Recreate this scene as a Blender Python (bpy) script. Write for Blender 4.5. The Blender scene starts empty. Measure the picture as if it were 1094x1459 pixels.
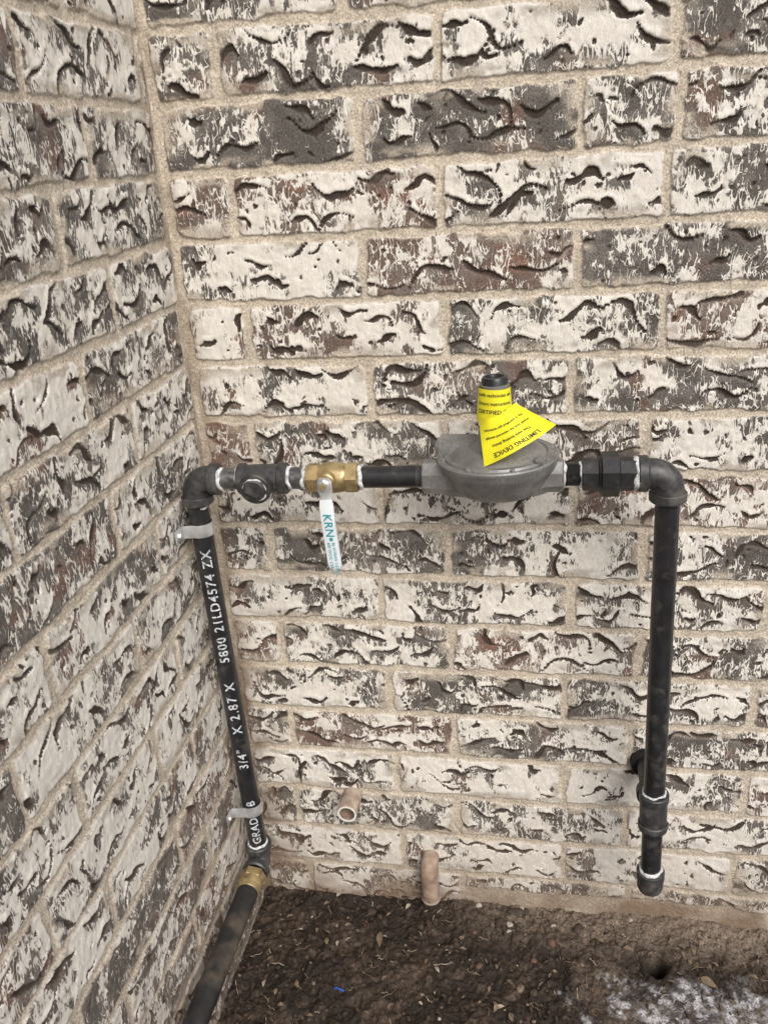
import bpy, bmesh, math, random
import numpy as np
from mathutils import Vector, Matrix
random.seed(5); rs=np.random.RandomState(11)
scene=bpy.context.scene
H=0.076; L=0.2531

# ---------------------------------------------------------------- noise
TAB=rs.rand(256,256).astype(np.float32)
def vn(x,y,seed=0):
    x=x+seed*37.31; y=y+seed*17.77
    xi=np.floor(x).astype(np.int32); yi=np.floor(y).astype(np.int32)
    fx=(x-xi).astype(np.float32); fy=(y-yi).astype(np.float32)
    fx=fx*fx*(3-2*fx); fy=fy*fy*(3-2*fy)
    a=TAB[xi&255,yi&255]; b=TAB[(xi+1)&255,yi&255]; c=TAB[xi&255,(yi+1)&255]; d=TAB[(xi+1)&255,(yi+1)&255]
    return (a*(1-fx)+b*fx)*(1-fy)+(c*(1-fx)+d*fx)*fy
def fbm(x,y,o=3,seed=0):
    s=0;a=1;t=0
    for i in range(o):
        s=s+a*vn(x*2**i,y*2**i,seed+i*3.1); t+=a; a*=.55
    return s/t
def sst(e0,e1,x):
    t=np.clip((x-e0)/(e1-e0),0,1); return t*t*(3-2*t)
def mixc(A,B,t): return A*(1-t[...,None])+B*t[...,None]

def grid_mesh(name,P,attrs):
    nz,nu=P.shape[:2]
    me=bpy.data.meshes.new(name); n=nz*nu
    me.vertices.add(n); me.vertices.foreach_set('co',P.reshape(-1).astype(np.float32))
    idx=np.arange(n,dtype=np.int32).reshape(nz,nu)
    q=np.stack([idx[:-1,:-1],idx[:-1,1:],idx[1:,1:],idx[1:,:-1]],-1).reshape(-1,4)
    nf=len(q); me.loops.add(nf*4); me.loops.foreach_set('vertex_index',q.reshape(-1))
    me.polygons.add(nf); me.polygons.foreach_set('loop_start',np.arange(0,nf*4,4,dtype=np.int32))
    me.update(calc_edges=True)
    me.polygons.foreach_set('use_smooth',np.ones(nf,dtype=bool))
    for k,a in attrs.items():
        at=me.attributes.new(k,'FLOAT_COLOR','POINT')
        c=np.ones((n,4),np.float32); c[:,:3]=a.reshape(-1,3); at.data.foreach_set('color',c.reshape(-1))
    me.update(); me.validate()
    ob=bpy.data.objects.new(name,me); scene.collection.objects.link(ob); return ob

# ---------------------------------------------------------------- materials
def newmat(name):
    m=bpy.data.materials.new(name); m.use_nodes=True; nt=m.node_tree
    return m,nt,nt.nodes['Principled BSDF']
def simple(name,col,rough=.5,metal=0,var=.25,scale=120,bump=.15,bdist=.0006,spot=None,spec=.5,spotscale=60,spotth=(.55,.7)):
    m,nt,b=newmat(name); N=nt.nodes; K=nt.links
    tc=N.new('ShaderNodeTexCoord')
    n=N.new('ShaderNodeTexNoise'); n.inputs['Scale'].default_value=scale; n.inputs['Detail'].default_value=4
    K.new(tc.outputs['Object'],n.inputs['Vector'])
    r=N.new('ShaderNodeValToRGB'); e=r.color_ramp.elements
    e[0].position=.3;e[1].position=.7
    e[0].color=(*[c*(1-var) for c in col],1); e[1].color=(*[min(1,c*(1+var)) for c in col],1)
    K.new(n.outputs['Fac'],r.inputs['Fac']); out=r.outputs['Color']
    if spot:
        n2=N.new('ShaderNodeTexNoise'); n2.inputs['Scale'].default_value=spotscale; n2.inputs['Detail'].default_value=5
        K.new(tc.outputs['Object'],n2.inputs['Vector'])
        r2=N.new('ShaderNodeMapRange'); r2.inputs['From Min'].default_value=spotth[0]; r2.inputs['From Max'].default_value=spotth[1]
        K.new(n2.outputs['Fac'],r2.inputs['Value'])
        mx=N.new('ShaderNodeMix'); mx.data_type='RGBA'
        K.new(r2.outputs['Result'],mx.inputs['Factor']); K.new(out,mx.inputs['A']); mx.inputs['B'].default_value=(*spot,1)
        out=mx.outputs['Result']
        rr=N.new('ShaderNodeMapRange'); rr.inputs['To Min'].default_value=rough; rr.inputs['To Max'].default_value=min(1,rough+.3)
        K.new(r2.outputs['Result'],rr.inputs['Value']); K.new(rr.outputs['Result'],b.inputs['Roughness'])
    K.new(out,b.inputs['Base Color'])
    b.inputs['Roughness'].default_value=rough; b.inputs['Metallic'].default_value=metal
    b.inputs['Specular IOR Level'].default_value=spec
    bp=N.new('ShaderNodeBump'); bp.inputs['Strength'].default_value=bump; bp.inputs['Distance'].default_value=bdist
    K.new(n.outputs['Fac'],bp.inputs['Height']); K.new(bp.outputs['Normal'],b.inputs['Normal'])
    return m

def wall_material():
    m,nt,b=newmat('whitewashed_brick'); N=nt.nodes; K=nt.links
    a1=N.new('ShaderNodeAttribute'); a1.attribute_name='Under'
    a2=N.new('ShaderNodeAttribute'); a2.attribute_name='Mask'
    sp=N.new('ShaderNodeSeparateColor'); K.new(a2.outputs['Color'],sp.inputs['Color'])
    tc=N.new('ShaderNodeTexCoord')
    mp=N.new('ShaderNodeMapping'); mp.inputs['Scale'].default_value=(1,1,.34); K.new(tc.outputs['Object'],mp.inputs['Vector'])
    n=N.new('ShaderNodeTexNoise'); n.inputs['Scale'].default_value=150; n.inputs['Detail'].default_value=1.5; n.inputs['Roughness'].default_value=.5; n.inputs['Distortion'].default_value=1.0
    K.new(mp.outputs['Vector'],n.inputs['Vector'])
    n2=N.new('ShaderNodeTexNoise'); n2.inputs['Scale'].default_value=420; n2.inputs['Detail'].default_value=4
    K.new(tc.outputs['Object'],n2.inputs['Vector'])
    def math_(op,a,bb):
        q=N.new('ShaderNodeMath'); q.operation=op
        for i,v in enumerate((a,bb)):
            if hasattr(v,'links'): K.new(v,q.inputs[i])
            else: q.inputs[i].default_value=v
        return q.outputs[0]
    def mix(f,A,B):
        q=N.new('ShaderNodeMix'); q.data_type='RGBA'
        K.new(f,q.inputs['Factor'])
        for s,v in (('A',A),('B',B)):
            if hasattr(v,'links'): K.new(v,q.inputs[s])
            else: q.inputs[s].default_value=(*v,1)
        return q.outputs['Result']
    rd=math_('ABSOLUTE',math_('SUBTRACT',n.outputs['Fac'],.5),0)
    rl=N.new('ShaderNodeMapRange'); rl.inputs['From Min'].default_value=.0; rl.inputs['From Max'].default_value=.075; rl.inputs['To Min'].default_value=.55; rl.inputs['To Max'].default_value=-.14; K.new(rd,rl.inputs['Value'])
    d=rl.outputs['Result']
    d2=math_('MULTIPLY',math_('SUBTRACT',n2.outputs['Fac'],.5),.75)
    s=math_('ADD',math_('ADD',sp.outputs['Red'],d),d2)
    mr=N.new('ShaderNodeMapRange'); mr.interpolation_type='SMOOTHSTEP'; mr.inputs['From Min'].default_value=.28; mr.inputs['From Max'].default_value=.66; K.new(s,mr.inputs['Value'])
    n3=N.new('ShaderNodeTexNoise'); n3.inputs['Scale'].default_value=45; n3.inputs['Detail'].default_value=5; K.new(tc.outputs['Object'],n3.inputs['Vector'])
    white=mix(n3.outputs['Fac'],(.70,.665,.59),(.91,.90,.87))
    white=mix(math_('MULTIPLY',n2.outputs['Fac'],.25),white,(.58,.53,.46))
    crz=N.new('ShaderNodeMapRange'); crz.inputs['From Min'].default_value=.0; crz.inputs['From Max'].default_value=.05; crz.inputs['To Min'].default_value=0; crz.inputs['To Max'].default_value=.34
    K.new(rd,crz.inputs['Value']); white=mix(crz.outputs['Result'],white,(.48,.44,.39))
    us=N.new('ShaderNodeMapRange'); us.inputs['From Min'].default_value=.3; us.inputs['From Max'].default_value=.7; us.inputs['To Min'].default_value=.6; us.inputs['To Max'].default_value=1.5; K.new(n2.outputs['Fac'],us.inputs['Value'])
    vm=N.new('ShaderNodeVectorMath'); vm.operation='SCALE'; K.new(a1.outputs['Color'],vm.inputs[0]); K.new(us.outputs['Result'],vm.inputs['Scale'])
    inv=math_('SUBTRACT',1.0,sp.outputs['Green'])
    cov=math_('MULTIPLY',mr.outputs['Result'],inv)
    col=mix(cov,vm.outputs['Vector'],white)
    col2=mix(sp.outputs['Blue'],col,(.16,.105,.07))
    K.new(col2,b.inputs['Base Color']); b.inputs['Roughness'].default_value=.8; b.inputs['Specular IOR Level'].default_value=.3
    h=math_('ADD',math_('MULTIPLY',cov,.7),n2.outputs['Fac'])
    bp=N.new('ShaderNodeBump'); bp.inputs['Strength'].default_value=.55; bp.inputs['Distance'].default_value=.0009
    K.new(h,bp.inputs['Height']); K.new(bp.outputs['Normal'],b.inputs['Normal'])
    return m
M_wall=wall_material()

# ---------------------------------------------------------------- walls
def build_wall(name,us,zs,c_off,b_off,cstart,seed,place,bias,reds,dirtfn,base_u,angk=1.0,split=None):
    rng=np.random.RandomState(seed)
    U,Z=np.meshgrid(us.astype(np.float32),zs.astype(np.float32))
    w1=(fbm(U/.016,Z/.016,4,seed)-.5)*.0075; w2=(fbm(U/.016,Z/.016,4,seed+9)-.5)*.0070
    Uw=U+w1; Zw=Z+w2+(vn(U/.16,Z/.1,seed+4)-.5)*.0035
    s=-Zw/H; r=np.ceil(s).astype(np.int32); v=(s-(r-1))*H
    OFF=30
    rj=(rng.rand(80)-.5)*.008
    off=np.where(r%2==0,b_off,c_off)+rj[(r+OFF)%80]
    t=(Uw-off)/L; i=np.floor(t).astype(np.int32)
    jt=(rng.rand(80,80)-.5)*.008
    dl=(t-i)*L-jt[(r+OFF)%80,(i+OFF)%80]; dr=(1-(t-i))*L+jt[(r+OFF)%80,(i+1+OFF)%80]
    mw=.0048+(fbm(U/.03,Z/.03,2,seed+2)-.5)*.006
    vv=np.minimum(v,H-v)-mw; hh=np.minimum(np.minimum(dl,dr),Uw-cstart+.005)-mw*1.12
    if split:
        for (rr,xx) in split: hh=np.where(r==rr,np.minimum(hh,np.abs(Uw-xx)-mw),hh)
    R=.0055
    sd=np.where((vv<R)&(hh<R),R-np.sqrt(np.maximum(R-vv,0)**2+np.maximum(R-hh,0)**2),np.minimum(vv,hh))
    sd=np.where(U>base_u,np.minimum(sd,(Zw+1.092+(fbm(U/.05,Z*0,3,seed+60)-.5)*.02)),sd)
    mort=1-sst(-.0011,.0013,sd)
    smear=sst(.52,.68,fbm(U/.035,Z/.02,3,seed+31))*sst(.018,.002,sd)*.85
    rid=rng.rand(80,80,6)
    B=rid[(r+OFF)%80,(i+OFF)%80]
    bi=.60+.44*(B[...,0]-.5)
    for (rr,ii),val in bias.items():
        bi=np.where((r==rr)&(i==ii),val*.90+.20,bi)
    hgt=(fbm(U/.03,Z/.03,3,seed+5)-.5)*.0022+(fbm(U/.006,Z/.008,2,seed+6)-.5)*.0013
    P=bi+(fbm((U+B[...,1])/.030,Z/.036,3,seed+7)-.5)*1.8+(fbm(U/.008,Z/.010,3,seed+8)-.5)*1.4
    P+= (vn(U/.10+B[...,2]*9,Z*0+B[...,3]*7,seed+12)-.5)*.8
    gv=np.zeros_like(U); ring=np.zeros_like(U); dk=np.zeros_like(U)
    zmin,zmax=zs.min(),zs.max(); umax=us.max()
    def stroke(cu,cz,ln,ang,wr,amp,depth):
        ca,sa=math.cos(ang),math.sin(ang); ew=rng.rand()
        A=(rng.rand()-.5)*.034*(ln/.05)*amp; Bq=(rng.rand()-.5)*.010*(ln/.05)
        T=np.linspace(0,1,15); su=(T-.5)*ln; sv=A*np.sin(np.pi*T**(.7+ew))+Bq*np.sin(2*np.pi*T)-A*.5
        pu=cu+su*ca-sv*sa; pz=cz+su*sa+sv*ca; pr=wr*(.40+.60*np.sin(np.pi*np.clip(T**(.6+.9*ew),.06,.94)))
        pr=pr*(1+.3*np.sin(T*9+rng.rand()*6))
        a0,a1=np.searchsorted(us,[pu.min()-.014,pu.max()+.014]); b0,b1=np.searchsorted(zs,[pz.min()-.014,pz.max()+.014])
        if a1-a0<2 or b1-b0<2: return
        sl=(slice(b0,b1),slice(a0,a1))
        uu=U[sl][...,None]+w1[sl][...,None]; zz=Z[sl][...,None]+w2[sl][...,None]
        g=sst(-.0010,.0008,(pr-np.sqrt((uu-pu)**2+(zz-pz)**2)).max(-1))*depth
        gv[sl]=np.maximum(gv[sl],g)
        if ln<.010: return
        Dl=(pr-np.sqrt((uu-pu)**2+(zz-pz-.0045)**2)).max(-1)
        ring[sl]=np.maximum(ring[sl],sst(-.004,.001,Dl)*(1-g))
        Dk=(pr*1.2-np.sqrt((uu-pu+.002)**2+(zz-pz+.0040)**2)).max(-1)
        dk[sl]=np.maximum(dk[sl],sst(-.009,.001,Dk)*rng.rand())
    for rr in range(int(math.floor(-zmax/H)),int(math.ceil(-zmin/H))+2):
        o=(b_off if rr%2==0 else c_off)+rj[(rr+OFF)%80]
        zc=-(rr-.5)*H
        for ii in range(int(math.floor((0-o)/L))-1,int((umax-o)/L)+1):
            u0=max(o+ii*L,cstart); u1=o+(ii+1)*L
            if u1-u0<.03: continue
            n=max(1,int(round((u1-u0)/L*(4+rng.randint(0,3)))))
            for k in range(n):
                for lvl in ((0,1) if rng.rand()<.84 else (rng.randint(0,2),)):
                    cu=u0+(k+.5+(rng.rand()-.5)*.9)*(u1-u0)/n
                    cz=zc+(.017 if lvl else -.017)+(rng.rand()-.5)*.020
                    big=rng.rand()
                    ln=(.011+.018*rng.rand()) if big<.34 else (.028+.034*rng.rand())
                    ang=((rng.rand()-.5)*1.1-(.15 if lvl else 0))*angk
                    if rng.rand()<.13: ang=rng.rand()*3
                    stroke(cu,cz,ln,ang,.0018+.0023*rng.rand(),1.0,.85+.15*rng.rand())
            if u0<1.0:
                for k in range(int(9*(u1-u0)/L)):
                    stroke(u0+.012+rng.rand()*(u1-u0-.024),zc+(rng.rand()-.5)*.056,.0015+.008*rng.rand()**2,rng.rand()*3.1,.0010+.0012*rng.rand(),.5,.6+.3*rng.rand())
    br=1-mort
    gv=gv*br
    P=P-dk*.62+ring*.30
    P=np.clip(P,-.30,1.5)*(1-gv)-gv*.9
    hgt=hgt+ring*.0007-gv*.0030
    hgt=hgt*br+mort*(-.0024+(fbm(U/.004,Z/.004,2,seed+20)-.5)*.0014+(fbm(U/.03,Z/.03,2,seed+21)-.5)*.002)
    dark=np.array([.100,.091,.082]); red=np.array([.185,.110,.083]); grey=np.array([.19,.175,.158]); goug=np.array([.042,.031,.024])
    tr=sst(.80,1.0,B[...,4])
    for (rr,ii),val in reds.items(): tr=np.where((r==rr)&(i==ii),val,tr)
    tr=np.clip(tr*.6+sst(.61,.74,fbm(U/.05,Z/.04,3,seed+15))*.6,0,1)
    und=mixc(np.broadcast_to(dark,U.shape+(3,)),np.broadcast_to(red,U.shape+(3,)),tr)
    und=mixc(und,np.broadcast_to(grey,U.shape+(3,)),sst(.45,.7,fbm(U/.02,Z/.02,2,seed+16))*.5)
    und=mixc(und,np.broadcast_to(goug,U.shape+(3,)),gv)
    mc=np.array([.475,.420,.345])*(.74+.52*fbm(U/.012,Z/.012,3,seed+17))[...,None]
    mm=np.clip(mort+smear*br*(1-gv),0,1)
    und=mixc(und,mc,mm)
    Mk=np.stack([np.clip(P,-.9,1.6)+.0,mm,dirtfn(U,Z,mort,seed)],-1)
    X,Y,ZZ=place(U,Z,hgt)
    ob=grid_mesh(name,np.stack([X,Y,ZZ],-1),{'Under':und,'Mask':Mk}); ob.data.materials.append(M_wall); return ob
def axis(segs):
    out=[]
    for a,b,st in segs:
        n=max(2,int(round((b-a)/st))+1); x=np.linspace(a,b,n); out.append(x if not out else x[1:])
    return np.concatenate(out)
def dirt_back(U,Z,m,seed):
    n=fbm(U/.06,Z/.05,3,seed+40)
    d=sst(-.86,-1.12,Z)*.32*(.4+n)+sst(-1.06,-1.13,Z)*1.1*n
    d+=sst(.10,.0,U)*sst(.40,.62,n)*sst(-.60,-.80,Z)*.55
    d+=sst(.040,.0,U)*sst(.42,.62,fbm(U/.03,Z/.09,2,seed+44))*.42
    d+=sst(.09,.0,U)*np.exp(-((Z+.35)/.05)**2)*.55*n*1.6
    return np.clip(d,0,.85)
def dirt_left(U,Z,m,seed):
    n=fbm(U/.07,Z/.06,3,seed+40)
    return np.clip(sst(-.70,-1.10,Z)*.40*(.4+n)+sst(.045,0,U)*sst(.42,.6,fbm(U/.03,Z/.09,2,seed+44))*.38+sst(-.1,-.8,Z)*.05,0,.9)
bias_b={(-1,-1):.3,(-1,0):.42,(-1,1):.66,(-1,2):.2,(0,-1):.12,(0,0):.14,(0,1):.50,(0,2):.44,(1,-1):.35,(1,0):.50,(1,1):.70,(1,2):.55,
 (2,-1):.55,(2,0):.22,(2,1):.30,(3,-1):.60,(3,0):.42,(3,1):.24,(3,2):.42,(4,-1):.62,(4,0):.24,(4,1):.24,(5,-1):.1,(5,0):.24,(5,1):.5,(5,2):.4,
 (6,-1):.5,(6,0):.55,(6,1):.4,(7,-1):.35,(7,0):.22,(7,1):.32,(7,2):.4,(8,-1):.80,(8,0):.55,(8,1):.6,(9,-1):.35,(9,0):.3,(9,1):.45,(10,-1):.6,(10,0):.3,(10,1):.3}
reds_b={(0,-1):0,(0,0):0,(1,0):.8,(2,0):.8,(3,0):.6,(3,2):1,(5,-1):1.3,(1,-1):.7,(8,1):.2,(2,1):0,(3,1):0,(4,1):0,(7,0):0}
wall=build_wall('brick_wall',axis([(-.0042,.96,.0013),(.96,3.0,.008)]),axis([(-1.22,.24,.0013),(.24,1.5,.01)]),.0783,.2368,.0085,3,
   lambda U,Z,h:(U,-h,Z),bias_b,reds_b,dirt_back,.33,1.0,[(0,.594)])
wall2=build_wall('brick_wall.001',axis([(-.0042,.60,.0014),(.60,2.4,.008)]),axis([(-1.22,.24,.0014),(.24,1.5,.01)]),.263-L,.175,.007,8,
   lambda U,Z,h:(h,-U,Z),{(0,0):.35,(1,0):.45,(0,-1):.35,(2,0):.35},{},dirt_left,9,1.5)

# ---------------------------------------------------------------- ground
def build_ground():
    xs=np.concatenate([-np.geomspace(40,.06,30),axis([(-.05,1.0,.0018),(1.0,1.6,.01)]),np.geomspace(1.62,60,30)])
    ys=np.concatenate([-np.geomspace(60,.62,36),axis([(-.6,-.4,.006),(-.4,.02,.0018)]),np.geomspace(.05,40,26)])
    X,Y=np.meshgrid(xs,ys)
    h=(fbm(X/.09,Y/.09,3,50)-.5)*.022+(fbm(X/.018,Y/.018,3,51)-.5)*.014+(fbm(X/.005,Y/.005,2,52)-.5)*.006
    h=h*sst(60,0,np.abs(X)+np.abs(Y))
    d=np.hypot(X-.628,(Y+.084)*.95); hole=sst(.0165,.0095,d); h-=hole*.055; h+=np.exp(-((d-.021)/.006)**2)*.004
    h+=sst(.3,.7,X)*sst(-.08,0,Y)*.006
    dark=np.array([.020,.014,.010]); br=np.array([.058,.040,.028]); tan=np.array([.16,.125,.095]); wh=np.array([.50,.50,.525])
    n=fbm(X/.05,Y/.05,4,60); n2=fbm(X/.007,Y/.007,2,61)
    c=mixc(np.broadcast_to(dark,X.shape+(3,)),np.broadcast_to(br,X.shape+(3,)),sst(.42,.7,n*.6+n2*.4))
    t=sst(.25,.5,X)*sst(-.085,-.01,Y-(n-.5)*.06)*.8+sst(.64,.74,n2)*.15+sst(.35,.6,X)*sst(.40,.62,n)*.30
    c=mixc(c,np.broadcast_to(tan,X.shape+(3,)),np.clip(t,0,1))
    e=((X-.71)/.17)**2+((Y+.160)/.055)**2
    w=sst(1.35,.25,e+(fbm(X/.020,Y/.020,4,64)-.5)*3.2)*(.15+.85*sst(.40,.66,fbm(X/.010,Y/.010,3,65)))
    c=mixc(c,np.broadcast_to(wh,X.shape+(3,)),np.clip(w,0,1)*.75)
    h=h*(1-.45*sst(1.6,.4,e))
    c=c*(1-hole*.85)[...,None]
    ob=grid_mesh('ground',np.stack([X,Y,h-1.130],-1),{'Col':c})
    m,nt,b=newmat('soil'); N=nt.nodes; K=nt.links
    a=N.new('ShaderNodeAttribute'); a.attribute_name='Col'
    tc=N.new('ShaderNodeTexCoord'); n=N.new('ShaderNodeTexNoise'); n.inputs['Scale'].default_value=350; n.inputs['Detail'].default_value=5; K.new(tc.outputs['Object'],n.inputs['Vector'])
    mr=N.new('ShaderNodeMapRange'); mr.inputs['From Min'].default_value=.3; mr.inputs['From Max'].default_value=.7; mr.inputs['To Min'].default_value=.4; mr.inputs['To Max'].default_value=1.7; K.new(n.outputs['Fac'],mr.inputs['Value'])
    vm=N.new('ShaderNodeVectorMath'); vm.operation='SCALE'; K.new(a.outputs['Color'],vm.inputs[0]); K.new(mr.outputs['Result'],vm.inputs['Scale'])
    K.new(vm.outputs['Vector'],b.inputs['Base Color']); b.inputs['Roughness'].default_value=.8; b.inputs['Specular IOR Level'].default_value=.35
    bp=N.new('ShaderNodeBump'); bp.inputs['Distance'].default_value=.002; bp.inputs['Strength'].default_value=.6; K.new(n.outputs['Fac'],bp.inputs['Height']); K.new(bp.outputs['Normal'],b.inputs['Normal'])
    ob.data.materials.append(m)
    def gz(x,y):
        X=np.array([[x]]);Y=np.array([[y]])
        return float(((fbm(X/.09,Y/.09,3,50)-.5)*.022+(fbm(X/.018,Y/.018,3,51)-.5)*.014)[0,0])-1.130
    return gz
gz=build_ground()

def scatter(name,n,maker,mats):
    bm=bmesh.new()
    for k in range(n):
        x=random.uniform(.0,.95); y=-abs(random.random()**1.2)*.42
        if math.hypot(x-.628,y+.084)<.022: continue
        maker(bm,x,y,k)
    me=bpy.data.meshes.new(name); bm.to_mesh(me); bm.free()
    ob=bpy.data.objects.new(name,me); scene.collection.objects.link(ob)
    for m in mats: me.materials.append(m)
    return ob
ico=bmesh.new(); bmesh.ops.create_icosphere(ico,subdivisions=2,radius=1)
icov=[v.co.copy() for v in ico.verts]; icof=[[v.index for v in f.verts] for f in ico.faces]; ico.free()
def stone(bm,x,y,k):
    big = random.random()<.08
    r=random.uniform(.004,.007) if big else random.uniform(.0010,.0030)
    near=.33<x<.60 and y>-.07
    if near and random.random()<.5: r=random.uniform(.004,.0095); big=True
    sx,sy,sz=r*random.uniform(.8,1.4),r*random.uniform(.8,1.2),r*random.uniform(.45,.75)
    a=random.random()*6.28; ca,sa=math.cos(a),math.sin(a); z=gz(x,y)+sz*.1
    ph=[random.random()*6 for _ in range(3)]
    vs=[]
    for c in icov:
        f=1+.16*math.sin(c.x*3+ph[0])+.14*math.sin(c.y*4+ph[1])+.1*math.sin(c.z*5+ph[2])
        px,py,pz=c.x*sx*f,c.y*sy*f,c.z*sz*f
        vs.append(bm.verts.new((x+px*ca-py*sa,y+px*sa+py*ca,z+pz)))
    mi=random.choices([0,1,2,3],[6,3,2,1] if near else [10,1.5,1.2,.35])[0]
    for f in icof:
        ff=bm.faces.new([vs[i] for i in f]); ff.material_index=mi; ff.smooth=True
scatter('gravel',800,stone,[simple('stone_brown',(.055,.04,.03),.85),simple('stone_tan',(.19,.14,.10),.8),simple('stone_red',(.11,.062,.042),.8),simple('stone_pale',(.40,.36,.31),.8)])
def litter(bm,x,y,k):
    z=gz(x,y)+.003; a=random.random()*6.28; t=random.random()
    mi=random.choices([0,1,2],[7,2.2,.7])[0]
    if t<.50:
        ln=random.uniform(.006,.028); w=random.uniform(.0003,.0008); n=5; b=random.uniform(-.4,.4)
        for (ox,oz) in ((1,0),(0,1)):
            pr=None
            for j in range(n+1):
                s=(j/n-.5)*ln; aa=a+b*(j/n-.5)
                cx=x+s*math.cos(aa); cy=y+s*math.sin(aa); cz=z+.0015*math.sin(j*2+k)+random.uniform(0,.0008)
                nx,ny=-math.sin(a)*w*ox,math.cos(a)*w*ox
                q=(bm.verts.new((cx+nx,cy+ny,cz+w*oz)),bm.verts.new((cx-nx,cy-ny,cz-w*oz)))
                if pr:
                    f=bm.faces.new((pr[0],q[0],q[1],pr[1])); f.material_index=mi
                pr=q
    else:
        ln=random.uniform(.004,.014)*(2.2 if random.random()<.03 else 1); w=ln*random.uniform(.3,.55); n=6; tl=random.uniform(-.5,.5)
        pr=None
        for j in range(n+1):
            u=j/n; s=(u-.5)*ln; ww=w*math.sin(math.pi*min(.97,max(.03,u)))*.5
            row=[]
            for side in (-1,0,1):
                px=s; py=side*ww; pz=abs(side)*ww*.5+math.sin(u*4)*ln*.08+py*tl
                row.append(bm.verts.new((x+px*math.cos(a)-py*math.sin(a),y+px*math.sin(a)+py*math.cos(a),z+pz)))
            if pr:
                for q in (0,1):
                    f=bm.faces.new((pr[q],pr[q+1],row[q+1],row[q])); f.material_index=mi; f.smooth=True
            pr=row
scatter('leaf_litter',1800,litter,[simple('litter_dark',(.050,.033,.022),.75),simple('litter_straw',(.17,.125,.08),.8),simple('litter_pale',(.34,.29,.23),.8)])

# ---------------------------------------------------------------- pipe part helpers
M_black=simple('black_pipe_paint',(.018,.018,.020),.34,0,.3,60,.12,.0004,spot=(.085,.08,.073),spotscale=70,spotth=(.53,.85))
M_mall=simple('malleable_iron',(.058,.058,.060),.45,.35,.35,160,.35,.0006,spot=(.16,.15,.135),spotscale=50,spotth=(.52,.78))
M_union=simple('black_union',(.026,.026,.027),.42,.3,.3,160,.25,.0005,spot=(.09,.085,.08),spotscale=60,spotth=(.55,.8))
M_thread=simple('threads',(.20,.20,.20),.4,.7,.4,200,.3,.0004)
M_seal=simple('pipe_sealant',(.66,.68,.69),.6,0,.2,260,.6,.0008,spot=(.32,.32,.31),spotscale=170,spotth=(.48,.66))
M_brass=simple('brass',(.48,.37,.19),.38,.7,.25,90,.25,.0005,spot=(.22,.155,.09),spotscale=70,spotth=(.50,.7))
M_cast=simple('cast_aluminium',(.32,.32,.318),.36,.6,.2,300,.45,.0006,spot=(.19,.185,.18),spotscale=28,spotth=(.42,.68))
M_galv=simple('galvanised_steel',(.62,.63,.64),.36,.65,.25,70,.15,.0004)
M_white=simple('white_vinyl',(.70,.75,.79),.35,0,.06,30,.05)
M_teal=simple('teal_ink',(.02,.30,.36),.5,0,.1)
M_print=simple('white_ink',(.58,.62,.66),.6,0,.35,300,.1,spot=(.10,.10,.11),spotscale=420,spotth=(.52,.64))
M_yel=simple('yellow_tag',(.82,.76,.02),.5,0,.08,50,.05)
M_ink=simple('black_ink',(.02,.02,.02),.6,0,.1)
M_poly=simple('black_polyethylene',(.018,.018,.018),.5,0,.4,60,.25,.0006,spot=(.12,.095,.07),spotscale=26,spotth=(.48,.75))
M_pvc=simple('pvc_dirty',(.42,.34,.28),.55,0,.25,60,.2,.0005,spot=(.24,.16,.12),spotscale=45,spotth=(.45,.7))
M_pvcb=simple('pvc_muddy',(.28,.20,.15),.7,0,.3,80,.3,.0006,spot=(.38,.31,.25),spotscale=60,spotth=(.5,.72))
M_pvcw=simple('pvc_cut_end',(.74,.74,.70),.5,0,.1)
M_hole=simple('dark_interior',(.01,.009,.008),.9,0,.1)

def empty(name,loc):
    e=bpy.data.objects.new(name,None); e.location=loc; e.empty_display_size=.02; scene.collection.objects.link(e); return e
def finish(name,vs,fs,mat,parent,ang=35):
    me=bpy.data.meshes.new(name); me.from_pydata([tuple(v) for v in vs],[],fs)
    bm=bmesh.new(); bm.from_mesh(me); bmesh.ops.recalc_face_normals(bm,faces=bm.faces); bm.to_mesh(me); bm.free()
    me.polygons.foreach_set('use_smooth',[True]*len(me.polygons)); me.set_sharp_from_angle(angle=math.radians(ang))
    me.materials.append(mat)
    ob=bpy.data.objects.new(name,me); scene.collection.objects.link(ob)
    if parent: ob.parent=parent; ob.matrix_parent_inverse=Matrix.Translation(parent.location).inverted()
    return ob
def frame(d):
    d=Vector(d).normalized(); a=Vector((0,0,1)) if abs(d.z)<.9 else Vector((0,1,0))
    x=d.cross(a).normalized(); return x,x.cross(d).normalized(),d
def lathe(name,p0,d,prof,mat,parent,segs=40,rot=0,wob=0,cap=True):
    x,y,z=frame(d); p0=Vector(p0); vs=[];fs=[]
    ph=[random.random()*6.28 for _ in range(4)]
    for (s,r) in prof:
        for k in range(segs):
            a=rot+2*math.pi*k/segs
            wv=wob*(.5*math.sin(3*a+ph[0])+.4*math.sin(7*a+ph[1])+.5*(random.random()-.5)) if wob else 0
            ws=wob*r*(.7*math.sin(2*a+ph[2])+.5*math.sin(5*a+ph[3])) if wob else 0
            rr=r*(1+wv*.6)
            vs.append(p0+z*(s+ws)+x*rr*math.cos(a)+y*rr*math.sin(a))
    n=len(prof)
    for j in range(n-1):
        for k in range(segs):
            fs.append((j*segs+k,j*segs+(k+1)%segs,(j+1)*segs+(k+1)%segs,(j+1)*segs+k))
    if cap: fs.append(tuple(range(segs))[::-1]); fs.append(tuple((n-1)*segs+k for k in range(segs)))
    return finish(name,vs,fs,mat,parent)
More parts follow.
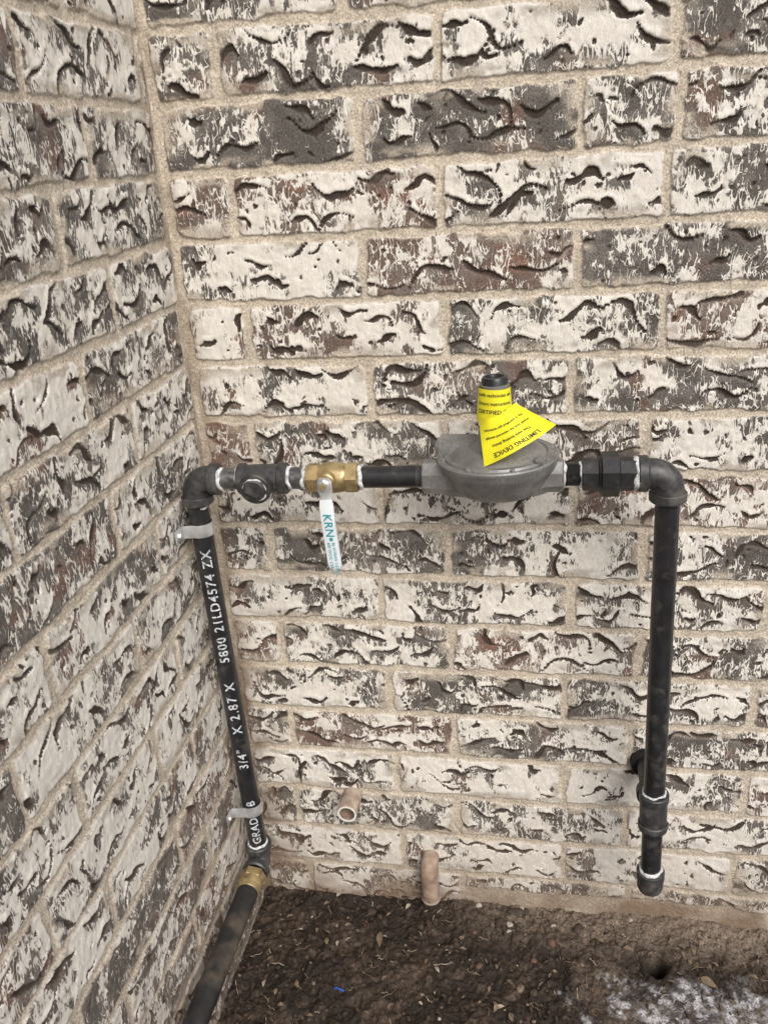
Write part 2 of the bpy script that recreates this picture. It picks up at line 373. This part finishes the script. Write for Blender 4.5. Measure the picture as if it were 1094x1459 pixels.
def sweep(name,pts,rad,mat,parent,segs=28):
    pts=[Vector(p) for p in pts]; x,y,_=frame(pts[1]-pts[0]); vs=[];fs=[]
    for i,p in enumerate(pts):
        d=(pts[min(i+1,len(pts)-1)]-pts[max(i-1,0)]).normalized()
        x=(x-d*x.dot(d)).normalized(); y=d.cross(x)
        r=rad[i] if isinstance(rad,(list,tuple)) else rad
        for k in range(segs):
            a=2*math.pi*k/segs; vs.append(p+x*r*math.cos(a)+y*r*math.sin(a))
    for j in range(len(pts)-1):
        for k in range(segs):
            fs.append((j*segs+k,j*segs+(k+1)%segs,(j+1)*segs+(k+1)%segs,(j+1)*segs+k))
    fs.append(tuple(range(segs))[::-1]); fs.append(tuple((len(pts)-1)*segs+k for k in range(segs)))
    return finish(name,vs,fs,mat,parent)
def bend(c,d1,d2,R,n=14):
    c=Vector(c);d1=Vector(d1).normalized();d2=Vector(d2).normalized(); o=c-d1*R+d2*R
    return [o - d2*R*math.cos(t)+ d1*R*math.sin(t) for t in [math.pi/2*i/(n-1) for i in range(n)]]
def collar(name,p,d,r,w,mat,parent,segs=40):
    e=.0022
    return lathe(name,p,d,[(0,r*.86),(0,r-e*.5),(e*.5,r),(w-e,r),(w,r-e),(w,r*.8)],mat,parent,segs)
def ring(name,p,d,r,w,parent):
    return lathe(name,p,d,[(-w*.6,r*.97),(-w*.3,r*1.06),(w*.3,r*1.07),(w*.6,r*.97)],M_seal,parent,48,wob=.10)
def threads(name,p,d,r,w,parent,mat=None):
    n=int(w/.0016); prof=[]
    for i in range(n): prof+= [(i*w/n,r*.94),((i+.5)*w/n,r)]
    prof.append((w,r*.94)); return lathe(name,p,d,prof,mat or M_thread,parent,36)
def box(name,c,sz,mat,parent,bev=.001,rotm=None):
    bm=bmesh.new(); bmesh.ops.create_cube(bm,size=1)
    for v in bm.verts: v.co=Vector((v.co.x*sz[0],v.co.y*sz[1],v.co.z*sz[2]))
    bmesh.ops.bevel(bm,geom=bm.edges[:],offset=bev,segments=2,affect='EDGES')
    if rotm: bmesh.ops.transform(bm,matrix=rotm,verts=bm.verts)
    vs=[v.co+Vector(c) for v in bm.verts]; bm.verts.index_update(); fs=[[v.index for v in f.verts] for f in bm.faces]; bm.free()
    return finish(name,vs,fs,mat,parent,40)
def text_map(name,body,size,fn,mat,parent,sub=.004,align='LEFT',spacing=1.0):
    cu=bpy.data.curves.new(name,'FONT'); cu.body=body; cu.size=size; cu.align_x=align; cu.align_y='CENTER'; cu.space_character=spacing; cu.resolution_u=3
    cu.offset=size*.014
    ob=bpy.data.objects.new(name,cu); scene.collection.objects.link(ob)
    bpy.context.view_layer.update()
    me=bpy.data.meshes.new_from_object(ob); bpy.data.objects.remove(ob)
    bm=bmesh.new(); bm.from_mesh(me)
    for _ in range(4):
        es=[e for e in bm.edges if e.calc_length()>sub]
        if not es: break
        bmesh.ops.subdivide_edges(bm,edges=es,cuts=1); bmesh.ops.triangulate(bm,faces=[f for f in bm.faces if len(f.verts)>3])
    for v in bm.verts: v.co=fn(v.co.x,v.co.y)
    bm.to_mesh(me); bm.free(); me.materials.clear(); me.materials.append(mat)
    o=bpy.data.objects.new(name,me); scene.collection.objects.link(o)
    if parent: o.parent=parent; o.matrix_parent_inverse=Matrix.Translation(parent.location).inverted()
    return o

YA=-.095
def ax(x): return Vector((x,YA,-.3525+.0165*(x-.025)))
DX=Vector((1,0,.0165)).normalized()
# ================================================================ GAS PIPE (left riser, manifold, right drop)
G=empty('gas_pipe',(0,0,-.34))
T=Vector((.0235,-.097,-.384)); Bt=Vector((.031,-.084,-.962)); dn=(Bt-T).normalized()
lathe('riser_pipe',T,dn,[(0,.0133),((Bt-T).length,.0133)],M_black,G,48)
ec=Vector((.0238,YA,-.3525))
sweep('elbow_body',[ec+dn*.030]+bend(ec,-dn,DX,.018)+[ec+DX*.030],.0170,M_mall,G)
collar('elbow_collar_a',ec+DX*.022,DX,.0203,.012,M_mall,G); collar('elbow_collar_b',ec+dn*.021,dn,.0203,.012,M_mall,G)
ring('sealant_a',ec+DX*.036,DX,.0140,.005,G); ring('sealant_b',ec+dn*.0345,dn,.0140,.0035,G)
threads('nipple_threads_a',ec+DX*.034,DX,.0135,.030,G)
tc=ax(.112)
collar('tee_collar_a',ax(.084),DX,.0195,.010,M_mall,G)
lathe('tee_body',ax(.092),DX,[(0,.0172),(.014,.0178),(.036,.0178),(.046,.0172)],M_mall,G)
collar('tee_collar_b',ax(.136),DX,.0195,.011,M_mall,G)
bd=Vector((0,-1,-.12)).normalized()
lathe('tee_branch',tc,bd,[(0,.0165),(.020,.0168),(.020,.0195),(.029,.0198),(.030,.0185)],M_mall,G)
lathe('tee_plug',tc+bd*.029,bd,[(0,.0142),(.003,.0142),(.0042,.0128)],M_mall,G)
ring('plug_sealant',tc+bd*.0300,bd,.0142,.0022,G)
lathe('plug_face',tc+bd*.0312,bd,[(0,.0136),(.0022,.0136),(.003,.0125)],M_mall,G)
box('plug_lug',tc+bd*.037,(.018,.008,.0075),M_mall,G,.001,Matrix.Rotation(.5,4,'Y'))
ring('sealant_c',ax(.0835),DX,.0140,.004,G); ring('sealant_d',ax(.149),DX,.0140,.004,G)
threads('nipple_threads_b',ax(.147),DX,.0138,.024,G)
ring('sealant_e',ax(.168),DX,.0142,.004,G)
lathe('nipple_pipe',ax(.234),DX,[(0,.0133),(.080,.0133)],M_black,G,48)
ring('sealant_f',ax(.2385),DX,.0145,.0045,G)
threads('nipple_threads_c',ax(.306),DX,.0136,.012,G)
threads('nipple_threads_d',ax(.468),DX,.0137,.030,G,M_union)
ring('sealant_g',ax(.4775),DX,.0145,.004,G); ring('sealant_h',ax(.4975),DX,.0142,.003,G)
lathe('union_tail',ax(.498),DX,[(0,.0165),(.001,.0190),(.018,.0190),(.020,.0215),(.023,.0215)],M_union,G,8,rot=.39)
lathe('union_nut',ax(.519),DX,[(0,.0225),(.0015,.0262),(.020,.0262),(.0215,.0235)],M_union,G,8,rot=.39)
lathe('union_head',ax(.540),DX,[(0,.0200),(.004,.0195),(.018,.0195),(.0195,.018)],M_union,G,8,rot=.39)
ring('sealant_i',ax(.5595),DX,.0185,.007,G)
threads('nipple_threads_e',ax(.555),DX,.0140,.016,G)
RT=ax(.5945); RB=Vector((.6075,YA,-.955)); rd=(RB-RT).normalized()
sweep('elbow_body_right',[RT-DX*.032]+bend(RT,DX,rd,.019)+[RT+rd*.032],.0178,M_mall,G)
collar('elbow_collar_c',RT-DX*.034,DX,.0212,.012,M_mall,G); collar('elbow_collar_d',RT+rd*.022,rd,.0212,.012,M_mall,G)
ring('sealant_j',RT+rd*.0345,rd,.0142,.003,G)
zl=lambda z:RT+rd*((RT.z-z)/-rd.z)
lathe('drop_pipe',zl(-.372),rd,[(0,.0139),(.428,.0139)],M_black,G,48)
ring('sealant_k',zl(-.7960),rd,.0146,.0022,G)
collar('drip_tee_collar_a',zl(-.798),rd,.0195,.012,M_mall,G)
lathe('drip_tee_body',zl(-.806),rd,[(0,.0172),(.012,.0180),(.032,.0180),(.044,.0172)],M_mall,G)
collar('drip_tee_collar_b',zl(-.846),rd,.0195,.012,M_mall,G)
br0=zl(-.822); lathe('branch_collar',br0,(0,1,0),[(0,.017),(.022,.017),(.022,.0200),(.034,.0200),(.034,.016)],M_mall,G)
lathe('branch_pipe',br0+Vector((0,.03,0)),(0,1,0),[(0,.0139),(.075,.0139)],M_black,G)
lathe('wall_sleeve',(br0.x,-.006,br0.z),(0,1,0),[(0,.0185),(0,.0225),(.02,.0225)],M_hole,G)
lathe('drip_leg_pipe',zl(-.855),rd,[(0,.0136),(.085,.0136)],M_black,G,48)
ring('sealant_l',zl(-.930),rd,.0152,.0045,G)
lathe('drip_cap',zl(-.932),rd,[(0,.0165),(.0015,.0190),(.013,.0190),(.014,.0180),(.028,.0178),(.034,.0155),(.037,.010),(.038,.001)],M_mall,G)
be=Vector((.031,-.083,-.985)); dy=Vector((0,-1,-.0))
sweep('elbow_body_low',[be-dn*.030]+bend(be,dn,dy,.018)+[be+dy*.030],.0168,M_mall,G)
collar('elbow_collar_e',be-dn*.033,dn,.0200,.012,M_mall,G); collar('elbow_collar_f',be+dy*.018,dy,.0200,.012,M_mall,G)
ring('sealant_m',be-dn*.034,dn,.0145,.004,G)
lathe('brass_fitting',be+dy*.029,dy,[(0,.0150),(.004,.0150),(.004,.0185),(.005,.0200),(.017,.0200),(.018,.0185),(.018,.0170),(.034,.0170),(.036,.0158)],M_brass,G,6,rot=.2)
lathe('brass_sleeve',be+dy*.045,dy,[(0,.0178),(.020,.0178),(.022,.0165)],M_brass,G)
sweep('poly_pipe',[be+dy*.063,be+dy*.2,be+dy*.5,be+dy*.8+Vector((0,0,-.02)),be+dy*1.0+Vector((.01,0,-.06)),be+dy*1.2+Vector((.02,0,-.13)),be+dy*1.3+Vector((.02,0,-.2))],.0158,M_poly,G,40)
def riser_text(name,body,z0,size,sp=1.2):
    vd=(Vector((.45,-1.06,0))-Vector((.027,-.09,0))).normalized(); up=-dn
    side=up.cross(vd).normalized()
    vd=side.cross(up).normalized()
    base=T+dn*((T.z-z0)/-dn.z)
    def fn(x,y):
        a=y/.0137
        return base+up*x+vd*(.0137*math.cos(a))-side*(.0137*math.sin(a))
    return text_map(name,body,size,fn,M_print,G,.0035,spacing=sp)
riser_text('print_a','GRADE  B',-.942,.0175,1.1)
riser_text('print_b','3/4"',-.800,.0185)
riser_text('print_c','X 2.87 X',-.737,.0190,1.25)
riser_text('print_d','5800 21LD4574 ZX',-.617,.0182,1.17)

# ================================================================ straps
def strap(name,z):
    s=(T.z-z)/-dn.z; c=T+dn*s; E=empty(name,(c.x,c.y,c.z)); r=.0150; hw=.0085
    path=[(.0035,c.y-.036),(.0035,c.y-.020),(.006,c.y-.0165)]
    for k in range(15):
        a=math.radians(-112+224*k/14); path.append((c.x+r*math.cos(a),c.y+r*math.sin(a)))
    path+= [(.006,c.y+.0165),(.0035,c.y+.019)]
    vs=[];fs=[];th=.0013
    n=len(path)
    for i,(px,py) in enumerate(path):
        q0=path[max(i-1,0)];q1=path[min(i+1,n-1)]; tx,ty=q1[0]-q0[0],q1[1]-q0[1]; l=math.hypot(tx,ty); nx,ny=ty/l,-tx/l
        for (sgn,zz) in ((0,-hw),(1,-hw),(1,0),(1,hw),(0,hw)):
            bulge=.0010 if zz==0 else 0
            vs.append((px+nx*(th*sgn+bulge),py+ny*(th*sgn+bulge),c.z+zz))
    for i in range(n-1):
        for k in range(5): fs.append((i*5+k,i*5+(k+1)%5,(i+1)*5+(k+1)%5,(i+1)*5+k))
    fs.append(tuple(range(5)));fs.append(tuple((n-1)*5+k for k in range(5)))
    finish('band',vs,fs,M_galv,E,30)
    lathe('screw',(.0048,c.y-.028,c.z),(1,0,0),[(0,.0042),(.002,.0042),(.0035,.003)],M_galv,E,6)
    return E
strap('pipe_strap',-.418); strap('pipe_strap',-.880)

# ================================================================ ball valve
V=empty('ball_valve',(.204,YA,-.35))
lathe('end_hex_a',ax(.171),DX,[(0,.0165),(.0015,.0190),(.015,.0190),(.0165,.0170)],M_brass,V,6,rot=.2)
lathe('body',ax(.1865),DX,[(0,.0155),(.003,.0165),(.008,.0185),(.017,.0192),(.026,.0182),(.034,.0165)],M_brass,V)
lathe('end_hex_b',ax(.2195),DX,[(0,.0170),(.0015,.0195),(.015,.0195),(.0165,.0165)],M_brass,V,6,rot=.2)
sx,sz=.2005,-.3465
lathe('stem_boss',(sx,YA-.012,sz),(0,-1,0),[(0,.0105),(.012,.0100),(.013,.0085),(.022,.0080)],M_brass,V)
lathe('stem_nut',(sx,YA-.033,sz),(0,-1,0),[(0,.0072),(.0045,.0072),(.0055,.006)],M_galv,V,6,rot=.5)
lathe('stem_end',(sx,YA-.037,sz),(0,-1,0),[(0,.0035),(.006,.0035)],M_brass,V,20)
yh=YA-.034
def plate(name,rows,y0,th,mat,parent):
    vs=[];fs=[]
    sec=[(-1,.0),(-.92,.8),(-.7,1),(.7,1),(.92,.8),(1,0),(.92,-.8),(.7,-1),(-.7,-1),(-.92,-.8)]
    for (x,z,w,yo) in rows:
        for (a,b) in sec: vs.append((x+a*w,y0+yo-b*th*.5*(1 if w>.002 else .3),z))
    m=len(sec)
    for i in range(len(rows)-1):
        for k in range(m): fs.append((i*m+k,i*m+(k+1)%m,(i+1)*m+(k+1)%m,(i+1)*m+k))
    fs.append(tuple(range(m)));fs.append(tuple((len(rows)-1)*m+k for k in range(m)))
    return finish(name,vs,fs,mat,parent,50)
plate('handle_neck',[(sx,sz+.009,.006,0),(sx,sz+.005,.009,0),(sx,sz-.006,.0095,0),(sx+.0008,sz-.014,.0075,0),(sx+.001,sz-.03,.0070,-.004)],yh,.0025,M_galv,V)
hr=[]
z0=sz-.018; z1=-.456
for k in range(21):
    t=k/20; z=z0+(z1-z0)*t; w=.0088
    if t>.88: w=.0088*math.sqrt(max(0.02,1-((t-.88)/.12)**2))
    if t<.06: w=.0078+.001*t/.06
    hr.append((sx+.001+.0055*t,z,w,-.003-.004*min(1,t*4)))
plate('handle_grip',hr,yh,.0052,M_white,V)
def hfn(x,y):
    t=x/(z0-z1); return Vector((sx+.001+.0055*t+y,yh-.0100,z0-x))
text_map('handle_lettering_a','KRN',.0145,lambda x,y:hfn(x+.015,y),M_teal,V,.02,spacing=1.05)
text_map('handle_lettering_b','By KORAN 1/2 FIPT',.0052,lambda x,y:hfn(x+.052,y+.003),M_teal,V,.02)
text_map('handle_lettering_c','600 WOG  CSA 5G',.0052,lambda x,y:hfn(x+.052,y-.003),M_teal,V,.02)
lathe('handle_mark',(sx+.0048,yh-.0098,z0-.0480),(0,-1,0),[(0,.0024),(.0003,.0024)],M_teal,V,24)

# ================================================================ regulator
Rg=empty('gas_pressure_regulator',(.404,YA,-.33))
cx=.4040
up=Vector((-.03,0,1)).normalized()
c0=Vector((cx,YA,-.372))
lathe('lower_casing',c0,up,[(.0060,.030),(.0065,.038),(.0095,.046),(.015,.052),(.026,.058),(.036,.0645),(.040,.0675),(.047,.0685)],M_cast,Rg,72)
lathe('flange_rim',c0+up*.0465,up,[(0,.0668),(.001,.0700),(.0045,.0705),(.0060,.0690),(.0065,.0655),(.0058,.0630)],M_cast,Rg,72)
lathe('upper_casing',c0+up*.0520,up,[(0,.0635),(.003,.0625),(.0035,.0575),(.002,.0560),(.003,.0545),(.009,.0480),(.0125,.0400),(.0130,.034),(.018,.029),(.022,.0235),(.030,.0200),(.034,.0190),(.055,.0180)],M_cast,Rg,72)
lathe('spring_tower',c0+up*.100,up,[(0,.0182),(.002,.0165),(.036,.0160),(.037,.0145)],M_cast,Rg,40)
lathe('tower_cap',c0+up*.128,up,[(0,.0155),(.014,.0152),(.0165,.0135),(.0168,.0105),(.0135,.0095)],M_black,Rg,40)
box('vent_boss',Vector((cx-.050,YA+.018,-.316)),(.050,.040,.020),M_cast,Rg,.004)
lathe('inlet_boss',ax(.313),DX,[(0,.0175),(.002,.0208),(.024,.0215),(.030,.024),(.060,.026)],M_cast,Rg,8,rot=.39)
lathe('outlet_boss',ax(.478),-DX,[(0,.0170),(.002,.0198),(.018,.0205),(.028,.024),(.050,.026)],M_cast,Rg,8,rot=.39)
for k in range(8):
    a=math.pi*2*k/8+.3; p=c0+up*.0525+Vector((math.cos(a)*.0645,math.sin(a)*.0645,-math.cos(a)*-.0019))
    lathe('rim_screw_%d'%(k+1),p,up,[(0,.0030),(.0022,.0030),(.003,.002)],M_cast,Rg,16)
box('seal_tab',Vector((cx+.046,YA-.040,-.3125)),(.010,.012,.006),M_cast,Rg,.0015)
tb=c0+up*.072
def wrap(s,t,o=0):
    a=math.radians(-175+350*s); r=.0178+.003*t+.0006*math.sin(a*3)+o
    return Vector((tb.x+r*math.sin(a)-.002,YA-r*math.cos(a),-.2390-.038*t+up.x*0))
def sheet(name,fn,nu,nv,mat,parent,th=.0003):
    vs=[fn(i/nu,j/nv,0) for j in range(nv+1) for i in range(nu+1)]+[fn(i/nu,j/nv,-th) for j in range(nv+1) for i in range(nu+1)]
    o=(nu+1)*(nv+1); fs=[]
    for j in range(nv):
        for i in range(nu):
            a=j*(nu+1)+i; fs.append((a,a+1,a+nu+2,a+nu+1)); fs.append((o+a,o+a+nu+1,o+a+nu+2,o+a+1))
    return finish(name,vs,fs,mat,parent,60)
Tg=empty('warning_tag',(tb.x,YA-.02,-.27))
sheet('wrapped_part',wrap,48,8,M_yel,Tg)
p00=Vector((.3815,-.104,-.272)); pm0=Vector((.4010,-.1235,-.2660)); p10=Vector((.4225,-.104,-.2560))
p01=Vector((.3900,-.1480,-.3160)); pm1=Vector((.4290,-.1500,-.2950)); p11=Vector((.4680,-.1230,-.2760))
def q2(a,b,c,s): 
    m=b*2-(a+c)*.5; return a*(1-s)**2+m*2*s*(1-s)+c*s*s
def flare(s,t,o=0):
    a=q2(p00,pm0,p10,s); b=q2(p01,pm1,p11,s); p=a.lerp(b,t)
    n=(Vector((0,-1,.5))).normalized()
    return p+n*(o+.0022*math.sin(t*3.1)*(.5-s)+.0014*math.sin(s*9+t*4))
sheet('flared_part',flare,30,20,M_yel,Tg)
for k,(tx,sz_) in enumerate([('notify technician use',.0054),('factory instructions',.0052),('CERTIFIED GAS',.0062)]):
    text_map('tag_text_%d'%(k+1),tx,sz_,lambda x,y,k=k:wrap(.5+x/.115,.16+.25*k-y/.038,.0005),M_ink,Tg,.003,align='CENTER')
for k,(tx,sz_) in enumerate([('LIMITING DEVICE',.0074),('This vent limiting device',.0048),('must not be removed except',.0044),('by a certified gas technician',.0040)]):
    tt=[.86,.66,.48,.30][k]
    text_map('tag_text_%d'%(k+4),tx,sz_,lambda x,y,tt=tt:flare(.5-x/(.040+.052*tt),tt+y/.050,.0006),M_ink,Tg,.003,align='CENTER')

# ================================================================ PVC stubs
P1=empty('pvc_pipe',(.164,0,-.921))
lathe('tube',(.164,.02,-.921),(0,-1,0),[(0,.0150),(.0625,.0150),(.0635,.0146),(.0635,.0118),(.030,.0115)],M_pvc,P1,48,cap=False)
lathe('cut_end',(.164,-.0432,-.921),(0,-1,0),[(0,.0147),(.0008,.0147),(.0008,.0120),(0,.0118)],M_pvcw,P1,48,cap=False)
lathe('inside',(.164,-.005,-.921),(0,-1,0),[(0,.0001),(0,.0116),(.037,.0116)],M_pvcb,P1,32,cap=False)
P2=empty('pvc_pipe',(.283,-.02,-1.05))
e2=Vector((.283,-.022,-1.035))
sweep('elbow_tube',[Vector((.283,.02,-1.035))]+bend(e2,(0,-1,0),(0,0,-1),.014)+[Vector((.284,-.022,-1.098))],.0142,M_pvcb,P2,36)
lathe('cut_end',(.284,-.022,-1.0985),(0,0,-1),[(0,.0148),(.003,.0148),(.003,.0120),(-.01,.0118)],M_pvc,P2,40)
sheet('plastic_scrap',lambda s,t,o=0:Vector((.158+.016*s,-.186+.003*t,gz(.165,-.186)+.007+.002*math.sin(s*5)+o)),8,2,simple('blue_plastic',(.03,.10,.45),.4),None)

# ---------------------------------------------------------------- camera
C=Vector((0.4544,-1.0566,0.0153))
r0=Vector((0.9836,0.1695,-0.061)).normalized(); f0=Vector((-0.1799,0.9049,-0.3857)).normalized()
r0=(r0-f0*r0.dot(f0)).normalized(); u0=r0.cross(f0)
cam=bpy.data.cameras.new('camera'); co=bpy.data.objects.new('camera',cam); scene.collection.objects.link(co)
co.matrix_world=Matrix(((r0.x,u0.x,-f0.x,C.x),(r0.y,u0.y,-f0.y,C.y),(r0.z,u0.z,-f0.z,C.z),(0,0,0,1)))
cam.sensor_fit='HORIZONTAL'; cam.sensor_width=36; cam.lens=36*1236.8/1094; cam.clip_start=.01; cam.clip_end=500
scene.camera=co
# ---------------------------------------------------------------- light
w=bpy.data.worlds.new('World'); scene.world=w; w.use_nodes=True; nt=w.node_tree
sky=nt.nodes.new('ShaderNodeTexSky'); sky.sky_type='NISHITA'; sky.sun_disc=False
el,azv=42,Vector((.46,-.82))
az=math.atan2(azv.x,azv.y)
sky.sun_elevation=math.radians(el); sky.sun_rotation=az; sky.dust_density=3
bg=nt.nodes['Background']; bg.inputs['Strength'].default_value=.15; nt.links.new(sky.outputs['Color'],bg.inputs['Color'])
sl=bpy.data.lights.new('sun','SUN'); sl.energy=2.3; sl.angle=math.radians(35); sl.color=(1,.965,.90)
so=bpy.data.objects.new('sun',sl); scene.collection.objects.link(so)
d=Vector((azv.x,azv.y,0)).normalized()*math.cos(math.radians(el))+Vector((0,0,math.sin(math.radians(el))))
so.rotation_euler=d.to_track_quat('Z','Y').to_euler()
scene.view_settings.view_transform='Standard'; scene.view_settings.look='None'; scene.view_settings.exposure=0
